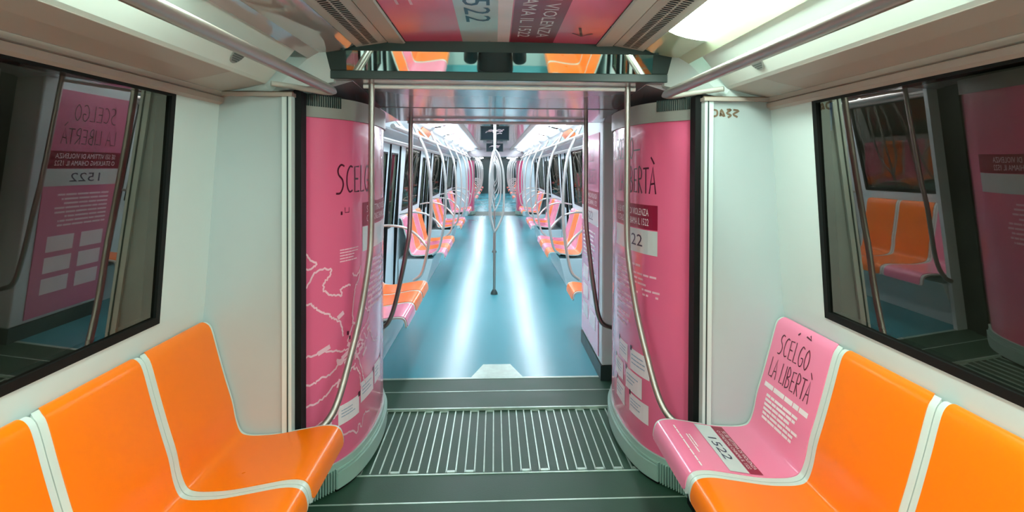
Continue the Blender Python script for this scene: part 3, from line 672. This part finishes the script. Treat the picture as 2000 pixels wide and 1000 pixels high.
# ------------------------------------------------------------------ seats
PW = .485
SP_ = [(1.276, .900), (1.268, .905), (1.256, .897), (1.240, .868), (1.213, .765), (1.183, .655), (1.155, .56), (1.139, .48), (1.118, .428), (1.085, .412), (1.03, .410), (.958, .415), (.85, .433), (.77, .446), (.722, .445), (.698, .432), (.686, .405), (.681, .365)]
SPR = [tuple(p) for p in cat(SP_, 4)]
SARC = [0]
for a, b in zip(SPR, SPR[1:]): SARC.append(SARC[-1]+math.hypot(b[0]-a[0], b[1]-a[1]))
SN = normals2(SPR)     # for the +x side: check orientation below
def seat_at(v, off, s):       # v arc position, returns x,z raised by off toward the sitter
    v = min(max(v, 0), SARC[-1]-1e-5); i = 0
    while SARC[i+1] < v: i += 1
    t = (v-SARC[i])/(SARC[i+1]-SARC[i]); p = [SPR[i][k]*(1-t)+SPR[i+1][k]*t for k in (0, 1)]; n = [SN[i][k]*(1-t)+SN[i+1][k]*t for k in (0, 1)]
    # sitter side is toward -x / +z
    sg = 1 if (n[0]*-.7+n[1]*.7) > 0 else -1
    return s*(p[0]+sg*n[0]*off), p[1]+sg*n[1]*off
def seat_slab(s, ua, ub, ra, rb_, va, vb, top, bot):   # ra / rb_: corner radius at the top ends
    vs = [va]+[x for x in SARC if va+.004 < x < vb-.004]+[vb]
    extra = [va+k*.008 for k in range(1, 8)]; vs = sorted(set([round(x, 5) for x in vs+extra if x <= vb]))
    T, B = [], []
    L_ = vb-va
    for v in vs:
        d = v-va; e = vb-v
        def ins(R, d): return R-math.sqrt(max(0, R*R-(R-d)**2)) if d < R else 0
        a = ua+max(ins(ra, d), ins(.02, e)); b = ub-max(ins(rb_, d), ins(.02, e))
        us = [a+(b-a)*k/4 for k in range(5)]
        T.append([(*[seat_at(v, top, s)[0]], u, seat_at(v, top, s)[1]) for u in us]); B.append([(seat_at(v, bot, s)[0], u, seat_at(v, bot, s)[1]) for u in us])
    return MB().slab(T, B)
PROTO = {}
def seat_parts(s, color, end):
    key = (s, color, end)
    if key in PROTO: return PROTO[key]
    R1 = .05 if end == 'far' else .03; o = (s*.95, PW/2, 0)
    ue = PW-.022 if end == 'far' else PW-.030
    sh = local(seat_slab(s, .002, PW-.002, .03, R1, 0, SARC[-1], 0, -.012), o)
    inl = local(seat_slab(s, .030, ue, .03, R1, .0, SARC[-1]-.004, .004, .0005), o)
    br = MB(); br.box(*sorted((s*.86, s*1.10)), PW/2-.03, PW/2+.03, .36, .402); br = local(br, o)
    PROTO[key] = [sh.build('seat_shell', 'rim', None, True), inl.build('seat_inlay', color, None, True), br.build('seat_bracket', 'dark', None)]
    for m_ in PROTO[key]: C.objects.unlink(m_)
    return PROTO[key]
def seat(s, y0, color, label, end='mid', group=None, nm='train_seat'):
    r = empty(nm, (s*.95, y0+PW/2, 0), label, 'seat', group)
    for p in seat_parts(s, color, end):
        c = p.copy(); C.objects.link(c); c.parent = r
    return r
GS = 'seats of the near car'
names_l = ['nearest the left pink column', 'second from the left pink column', 'third from the left pink column', 'fourth from the left pink column']
Y0 = 2.60-PW
for i in range(4):
    seat(-1, Y0-i*PW-.004, 'orange', 'orange seat under the left window, '+names_l[i], 'far' if i == 0 else 'mid', GS)
rp = seat(1, Y0-.004, 'pinkseat', 'pink printed seat reading SCELGO LA LIBERTÀ beside the right pink column', 'far', GS)
for i in range(1, 4):
    seat(1, Y0-i*PW-.004, 'orange', 'orange seat under the right window, %s after the pink printed seat' % ['', 'first', 'second', 'third'][i], 'mid', GS)
for s in (-1, 1):
    for i in range(4):
        seat(s, -1.2-(i+1)*PW, 'pinkseat' if (i % 2) and s < 0 else 'orange', '%s seat of the mirrored %s bench, %s from the door' % ('pink' if (i % 2) and s < 0 else 'orange', SIDE[s], ['first', 'second', 'third', 'fourth'][i]), 'mid', 'seats behind the camera')
# print on the pink seat (u from the far end toward the camera, v along the profile)
o = rp.location; ty = Y0-.004+PW
def sfn(off):
    def f(u, v):
        x, z = seat_at(v, off, 1); return (x, ty-u, z)
    return f
def flip(uv): return ([(a, -b) for a, b in uv[0]], uv[1])      # text v grows upward, profile arc grows downward
sf, sf2 = (lambda u, v: sfn(.0056)(u, -v)), (lambda u, v: sfn(.0066)(u, -v))
PINL = [c for c in rp.children if c.name.startswith('seat_inlay')][0]
decal('hand_lettering', merge_uv(hand_uv('SCELGO', .25, .085, .09, -.165, .005), hand_uv('LA LIBERTA`', .335, .085, .06, -.275, .005), ribbon_uv([(.27, -.04), (.31, -.045), (.29, -.03)], .006), ribbon_uv([(.21, -.05), (.222, -.04)], .007)), sf, 'maroon', rp, o)
decal('small_print', merge_uv(lines_uv(.06, .42, -.325, -.30, 1, .05, .8), lines_uv(.10, .40, -.455, -.34, 6, .35, .6)), sf, 'whiteink', rp, o)
decal('crimson_band', rect_uv(.035, .445, -.705, -.655, 1, 3), sf, 'crimson', rp, o)
decal('band_lettering', text_fit('SE SEI VITTIMA DI VIOLENZA', .33, .015, .08, -.675), sf2, 'whiteink', rp, o); decal('band_lettering', text_fit('O STALKING CHIAMA IL 1522', .33, .015, .08, -.698), sf2, 'whiteink', rp, o)
decal('grey_band', rect_uv(.035, .445, -.785, -.708, 1, 3), sf, 'paleband', rp, o)
decal('numerals', text_fit('1522', .19, .038, .16, -.767), sf2, 'navy', rp, o)
decal('front_print', merge_uv(lines_uv(.16, .33, -.865, -.842, 2, .4, .5), lines_uv(.08, .44, -.895, -.883, 1, .1, .5)), sf, 'whiteink', rp, o)

ordn = ['first', 'second', 'third', 'fourth']
def bench(s, y0, cols, where, group):
    for i, c in enumerate(cols):
        seat(s, y0+i*PW, c, '%s seat, %s on the %s' % ('orange' if c == 'orange' else 'pink', ordn[i], where), 'mid', group)
O_, P_ = 'orange', 'pinkseat'
bench(-1, 4.42, [P_, O_, O_], 'short left bench just inside the second car', 'seats of the second car')
bench(1, 5.29, [O_], 'short right bench behind the white cabinet', 'seats of the second car')
for gi, (y, cl, cr) in enumerate(((7.8, [P_, O_, P_, O_], [O_, P_, O_, P_]), (11.45, [O_, P_, O_, P_], [P_, P_, O_, P_]), (15.2, [P_, P_, O_, P_], [O_, P_, P_, O_]))):
    for s, cc in ((-1, cl), (1, cr)):
        bench(s, y, cc, '%s %s long bench of the second car' % (['first', 'second', 'third'][gi], SIDE[s]), 'seats of the second car')
for gi, y in enumerate((22.1, 25.7, 29.3, 32.9)):
    for s in (-1, 1):
        bench(s, y, [O_, P_, P_, O_] if s < 0 else [P_, O_, O_, P_], '%s %s bench of the distant third car' % (['first', 'second', 'third', 'fourth'][gi], SIDE[s]), 'seats of the third car')
# bench plinths
def plinth(s, y0, y1, where):
    r = MB(); r.add([(s*1.29, y, z) for y in (y0, y1) for z in (0, .36)]+[(s*.93, y, 0) for y in (y0, y1)]+[(s*.84, y, .36) for y in (y0, y1)],
                    [(0, 1, 3, 2), (4, 5, 7, 6), (0, 2, 5, 4), (1, 6, 7, 3), (0, 4, 6, 1), (2, 3, 7, 5)])
    tag(r.build('bench_plinth', 'wall_cool', None, False, .006), 'pale boxed plinth under the %s' % where, 'bench base')
for s in (-1, 1):
    plinth(s, .66, 2.58, 'nearest %s seats' % SIDE[s]); plinth(s, -3.2, -1.25, '%s seats behind the camera' % SIDE[s])
    plinth(s, 4.42 if s < 0 else 5.3, 5.85, 'short %s bench inside the second car' % SIDE[s])
    for gi, y in enumerate((7.8, 11.45, 15.2)): plinth(s, y, y+4*PW, '%s %s long bench of the second car' % (['first', 'second', 'third'][gi], SIDE[s]))
    for gi, y in enumerate((22.1, 25.7, 29.3, 32.9)): plinth(s, y, y+4*PW, '%s %s bench of the third car' % (['first', 'second', 'third', 'fourth'][gi], SIDE[s]))

# ------------------------------------------------------------------ bent stanchions at the bench ends and centre tripoles
def stanchion(s, y, label, group):
    r = empty('seat_stanchion', (s*.75, y, 0), label, 'grab pole', group)
    t = MB(); t.tube(cat([(s*.86, y, 2.03), (s*.80, y, 1.90), (s*.72, y, 1.72), (s*.675, y, 1.45), (s*.665, y, 1.15), (s*.68, y, .90), (s*.715, y, .66), (s*.76, y, .50), (s*.84, y, .43)], 5), .016, 12)
    local(t, r.location).build('pole', 'steel2', r, True)
    t = MB(); t.tube(cat([(s*1.26, y, .96), (s*1.10, y, .985), (s*.92, y, .96), (s*.80, y, .88), (s*.70, y, .76)], 4), .013, 10)
    local(t, r.location).build('arm_loop', 'steel2', r, True)
k = 0
for car_, ys in (('second', (5.95, 7.72, 9.80, 11.40, 13.45, 15.12, 17.2)), ('third', (22.0, 24.1, 25.6, 27.7, 29.2, 31.3, 32.8))):
    for i, y in enumerate(ys):
        for s in (-1, 1):
            stanchion(s, y, 'bent metal grab pole, %s on the %s side of the %s car' % (['first', 'second', 'third', 'fourth', 'fifth', 'sixth', 'seventh'][i], SIDE[s], car_), 'bent grab poles at bench ends')
def tripole(y, label):
    r = empty('central_pole', (-.03, y, 0), label, 'grab pole', 'central three-branched poles')
    t = MB(); t.tube([(-.03, y, 0), (-.03, y, .78)], .017, 14); local(t, r.location).build('lower_pole', 'steel', r, True)
    t = MB(); t.tube([(-.03, y, 0), (-.03, y, .025), (-.03, y, .06)], [.045, .04, .02], 16); local(t, r.location).build('foot', 'dark', r, True)
    for k in range(3):
        a = math.radians(90+120*k+28); c_, s_ = math.cos(a), math.sin(a)
        t = MB(); t.tube(cat([(-.03+c_*q, y+s_*q, z) for q, z in ((.0, .76), (.045, .84), (.10, .98), (.115, 1.15), (.115, 1.38), (.10, 1.55), (.05, 1.72), (0, 1.80))], 5), .0135, 12)
        local(t, r.location).build('branch', 'steel2', r, True)
    t = MB(); t.tube([(-.03, y, 1.78), (-.03, y, 2.175)], .017, 14); local(t, r.location).build('upper_pole', 'steel2', r, True)
for y, l in ((7.3, 'nearest three-branched pole standing in the middle of the teal floor'), (10.9, 'second three-branched pole down the middle aisle'), (14.5, 'third three-branched pole down the middle aisle'), (18.1, 'fourth three-branched pole, at the end of the second car'), (25.0, 'tiny three-branched pole in the third car, nearer one'), (31.5, 'tiny three-branched pole in the third car, farther one')):
    tripole(y, l)
# ceiling screens
for y, l in ((8.3, 'dark ceiling screen with pale writing over the middle of the aisle'), (14.2, 'smaller looking dark ceiling screen farther down the aisle')):
    r = empty('ceiling_screen', (-.03, y, 2.17), l, 'screen')
    t = MB(); t.box(-.235, .175, y, y+.07, 1.955, 2.155); local(t, r.location).build('casing', 'dark', r, False, .006)
    t = MB(); t.box(-.222, .162, y-.004, y+.002, 1.97, 2.142); local(t, r.location).build('display', 'screen', r)
    t = MB(); t.box(-.09, .03, y+.02, y+.05, 2.15, 2.19); local(t, r.location).build('mount', 'dark', r)
    sg = []
    for a, b, c_, d in ((-.16, 2.06, -.10, 2.085), (-.12, 2.09, -.05, 2.095), (-.06, 2.065, .0, 2.095), (-.01, 2.09, .06, 2.10), (.04, 2.07, .10, 2.105), (.0, 2.045, .07, 2.05), (-.15, 2.075, .08, 2.08)):
        sg.append(ribbon_uv([(a, b), ((a+c_)/2, (b+d)/2+.008), (c_, d)], .012))
    decal('screen_writing', merge_uv(*sg), lambda u, v: (u, y-.0055, v), 'whiteink', r, r.location)

# ------------------------------------------------------------------ small marks on the end panel
sc = []
for pl in ([(.965, 1.845), (.955, 1.83), (.965, 1.815), (.985, 1.82), (.985, 1.84), (.965, 1.845)], [(1.0, 1.815), (1.005, 1.845), (1.02, 1.815), (1.0, 1.828)], [(1.03, 1.845), (1.05, 1.845), (1.03, 1.83), (1.05, 1.82), (1.035, 1.81)], [(1.06, 1.845), (1.085, 1.84), (1.06, 1.825), (1.08, 1.812)]):
    sc.append(ribbon_uv([tuple(q) for q in cat([(a-.02, b-.01) for a, b in pl], 3)], .009))
g_ = merge_uv(*sc); mb = MB(); mb.add([(u, 2.5985, v) for u, v in g_[0]], g_[1])
tag(mb.build('scribble', 'brown'), 'small brown scribble near the top of the right end panel', 'graffiti')

# ------------------------------------------------------------------ outside the windows: dim tunnel wall, platform lamp, sign and added fill lights
for s in (-1, 1):
    struct(MB().box(*sorted((s*4.6, s*4.8)), -4, 40, -1.2, 4.5).build('wall_tunnel', 'tunnel'), 'dim tunnel wall outside the %s windows' % SIDE[s], 'wall')
struct(MB().box(-4.8, -1.5, -4, 40, -1.3, -1.2).build('floor_tunnel', 'tunnel'), 'dark track bed outside the left windows', 'floor')
struct(MB().box(1.5, 4.8, -4, 40, -1.3, -1.2).build('floor_tunnel', 'tunnel'), 'dark track bed outside the right windows', 'floor')
r = empty('tunnel_lamp', (4.5, 7.95, 1.93), 'small bright lamp seen through the right window', 'lamp')
t = MB(); t.box(4.5, 4.6, 7.9, 8.0, 1.88, 1.98); local(t, r.location).build('housing', 'dark', r)
t = MB(); t.box(4.47, 4.5, 7.91, 7.99, 1.89, 1.97); local(t, r.location).build('bulb', 'lampw', r)
area('tunnel_lamp_and_fill', (4.44, 7.95, 1.93), .1, .1, 6, (1, .97, .85), (0, math.pi/2, 0))
area('tunnel_lamp_and_fill', (3.0, 3.0, 3.8), .5, 6, 8, (1, .9, .7), (0, 0, 0)); area('tunnel_lamp_and_fill', (-3.0, 3.0, 3.8), .5, 6, 8, (1, .9, .7), (0, 0, 0))  # unseen fill lights added to brighten the tunnel on both sides
tag(MB().box(4.55, 4.59, 7.85, 8.1, 2.1, 2.5).build('platform_sign', 'sign'), 'small blue sign above the lamp outside the right window', 'sign')

# ------------------------------------------------------------------ the photographer, seen only in the slanted mirror
def skin(name, V, E, RAD, m, parent, sub=2, root=0):
    me = bpy.data.meshes.new(name); me.from_pydata(V, E, []); o_ = bpy.data.objects.new(name, me); C.objects.link(o_); o_.parent = parent
    me.materials.append(M[m]); o_.modifiers.new('skin', 'SKIN').use_smooth_shade = True
    sub_ = o_.modifiers.new('sub', 'SUBSURF'); sub_.levels = sub; sub_.render_levels = sub
    if not me.skin_vertices: me.attributes.new('skin_v', 'FLOAT', 'POINT')
    bm = bmesh.new(); bm.from_mesh(me); ly = bm.verts.layers.skin.verify(); bm.verts.ensure_lookup_table()
    for i, v in enumerate(bm.verts):
        rr = RAD[i]; v[ly].radius = rr if isinstance(rr, tuple) else (rr, rr); v[ly].use_root = (i == root)
    bm.to_mesh(me); bm.free(); return o_
class Sk:
    def __init__(s): s.V = []; s.E = []; s.R = []
    def chain(s, pts, start=None):
        p = start
        for (x, y, z, r_) in pts:
            s.V.append((x, y, z)); s.R.append(r_); n = len(s.V)-1
            if p is not None: s.E.append((p, n))
            p = n
        return p
pr = empty('person', (-.03, -.42, 0), 'photographer in a dark jacket holding up a phone, seen in the slanted mirror', 'person')
b = Sk()
b.chain([(0, -.01, .95, (.13, .10))]); c1 = b.chain([(0, 0, 1.12, (.12, .09)), (0, 0, 1.33, (.14, .10)), (0, -.005, 1.44, (.07, .065))], 0)
b.chain([(0, .005, 1.50, .052), (0, .02, 1.555, .058), (0, .03, 1.60, (.068, .082)), (0, .03, 1.665, (.076, .092)), (0, .02, 1.72, (.055, .065))], c1)
for sx in (-1, 1):
    w_ = b.chain([(sx*.09, 0, 1.41, .06), (sx*.18, -.005, 1.39, .055), (sx*.24, .04, 1.22, .046), (sx*.25, .10, 1.04, .04), (sx*.23, .24, 1.24, .036), (sx*.155, .335, 1.42, .026), (sx*.125, .36, 1.47, (.018, .034)), (sx*.108, .372, 1.52, (.016, .036))], 2)
    for k, (zo, ln) in enumerate(((-.012, .9), (.008, 1.0), (.028, 1.0), (.046, .85))):
        z = 1.53+zo
        b.chain([(sx*(.104), .378, z, .0095), (sx*.098, .378+.018*ln, z+.006, .009), (sx*.078, .378+.022*ln, z+.008, .0085), (sx*.060, .378+.019*ln, z+.004, .0075)], w_)
    b.chain([(sx*.11, .350, 1.475, .011), (sx*.088, .355, 1.495, .010), (sx*.066, .366, 1.515, .009)], w_-1)
    b.chain([(sx*.085, 0, .90, .088), (sx*.10, .01, .70, .07), (sx*.105, .02, .49, .054), (sx*.105, -.01, .30, .047), (sx*.105, -.02, .10, .036), (sx*.11, .05, .045, (.035, .03)), (sx*.115, .13, .035, (.036, .022))], 0)
skin('body', b.V, b.E, b.R, 'skin', pr)
j = Sk(); j.chain([(0, -.01, .80, (.21, .155)), (0, -.01, .95, (.21, .155)), (0, 0, 1.12, (.195, .145)), (0, 0, 1.33, (.175, .13)), (0, -.005, 1.43, (.10, .085)), (0, 0, 1.475, (.07, .07))])
for sx in (-1, 1):
    j.chain([(sx*.10, 0, 1.40, .08), (sx*.19, -.005, 1.385, .075), (sx*.245, .04, 1.22, .080), (sx*.255, .10, 1.03, .078), (sx*.235, .24, 1.24, .056), (sx*.165, .32, 1.395, .042)], 3)
skin('jacket', j.V, j.E, j.R, 'jacket', pr)
t = Sk(); t.chain([(0, -.01, .93, (.15, .115))])
for sx in (-1, 1): t.chain([(sx*.088, 0, .86, .105), (sx*.10, .01, .70, .088), (sx*.105, .02, .49, .070), (sx*.105, -.005, .30, .064), (sx*.105, -.015, .085, .060)], 0)
skin('trousers', t.V, t.E, t.R, 'trouser', pr)
for sx in (-1, 1):
    q = Sk(); q.chain([(sx*.105, -.05, .045, (.042, .045)), (sx*.107, .02, .05, (.044, .045)), (sx*.112, .10, .038, (.048, .036)), (sx*.115, .165, .032, (.036, .026))]); skin('shoe', q.V, q.E, q.R, 'shoe', pr)
q = Sk(); q.chain([(0, -.035, 1.60, (.072, .05)), (0, -.03, 1.68, (.082, .075)), (0, .01, 1.735, (.076, .055)), (0, .07, 1.735, (.05, .022))]); skin('hair', q.V, q.E, q.R, 'hair', pr)
q = Sk(); q.chain([(0, .108, 1.655, .008), (0, .125, 1.628, .010), (0, .118, 1.612, .013)]); skin('nose', q.V, q.E, q.R, 'skin', pr)
for sx in (-1, 1):
    q = Sk(); q.chain([(sx*.080, .02, 1.668, .010), (sx*.087, .012, 1.645, .013), (sx*.080, .022, 1.615, .008)]); skin('ear', q.V, q.E, q.R, 'skin', pr)
    e = MB(); e.tube([(sx*.030, .092, 1.652), (sx*.030, .104, 1.652), (sx*.030, .109, 1.652)], [.0085, .007, .003], 12); e.build('eye', 'whiteink', pr, True)
    e = MB(); e.tube([(sx*.030, .107, 1.652), (sx*.030, .111, 1.652)], .0048, 10); e.build('iris', 'hair', pr, True)
    q = MB(); q.tube([(sx*.016, .108, 1.671), (sx*.032, .108, 1.675), (sx*.048, .098, 1.670)], .004, 8); q.build('eyebrow', 'hair', pr, True)
q = MB(); q.tube([(-.024, .100, 1.588), (0, .110, 1.587), (.024, .100, 1.588)], [.003, .0055, .003], 8); q.build('mouth', 'pinkl', pr, True)
ph = empty('phone', (-.03, -.042, 1.555), 'dark phone held up in both hands by the photographer', 'phone')
MB().box(-.078, .078, -.004, .004, -.037, .037).build('phone_body', 'black', ph, False, .003)
MB().box(-.074, .074, -.0048, -.004, -.034, .034).build('display', 'screen', ph)
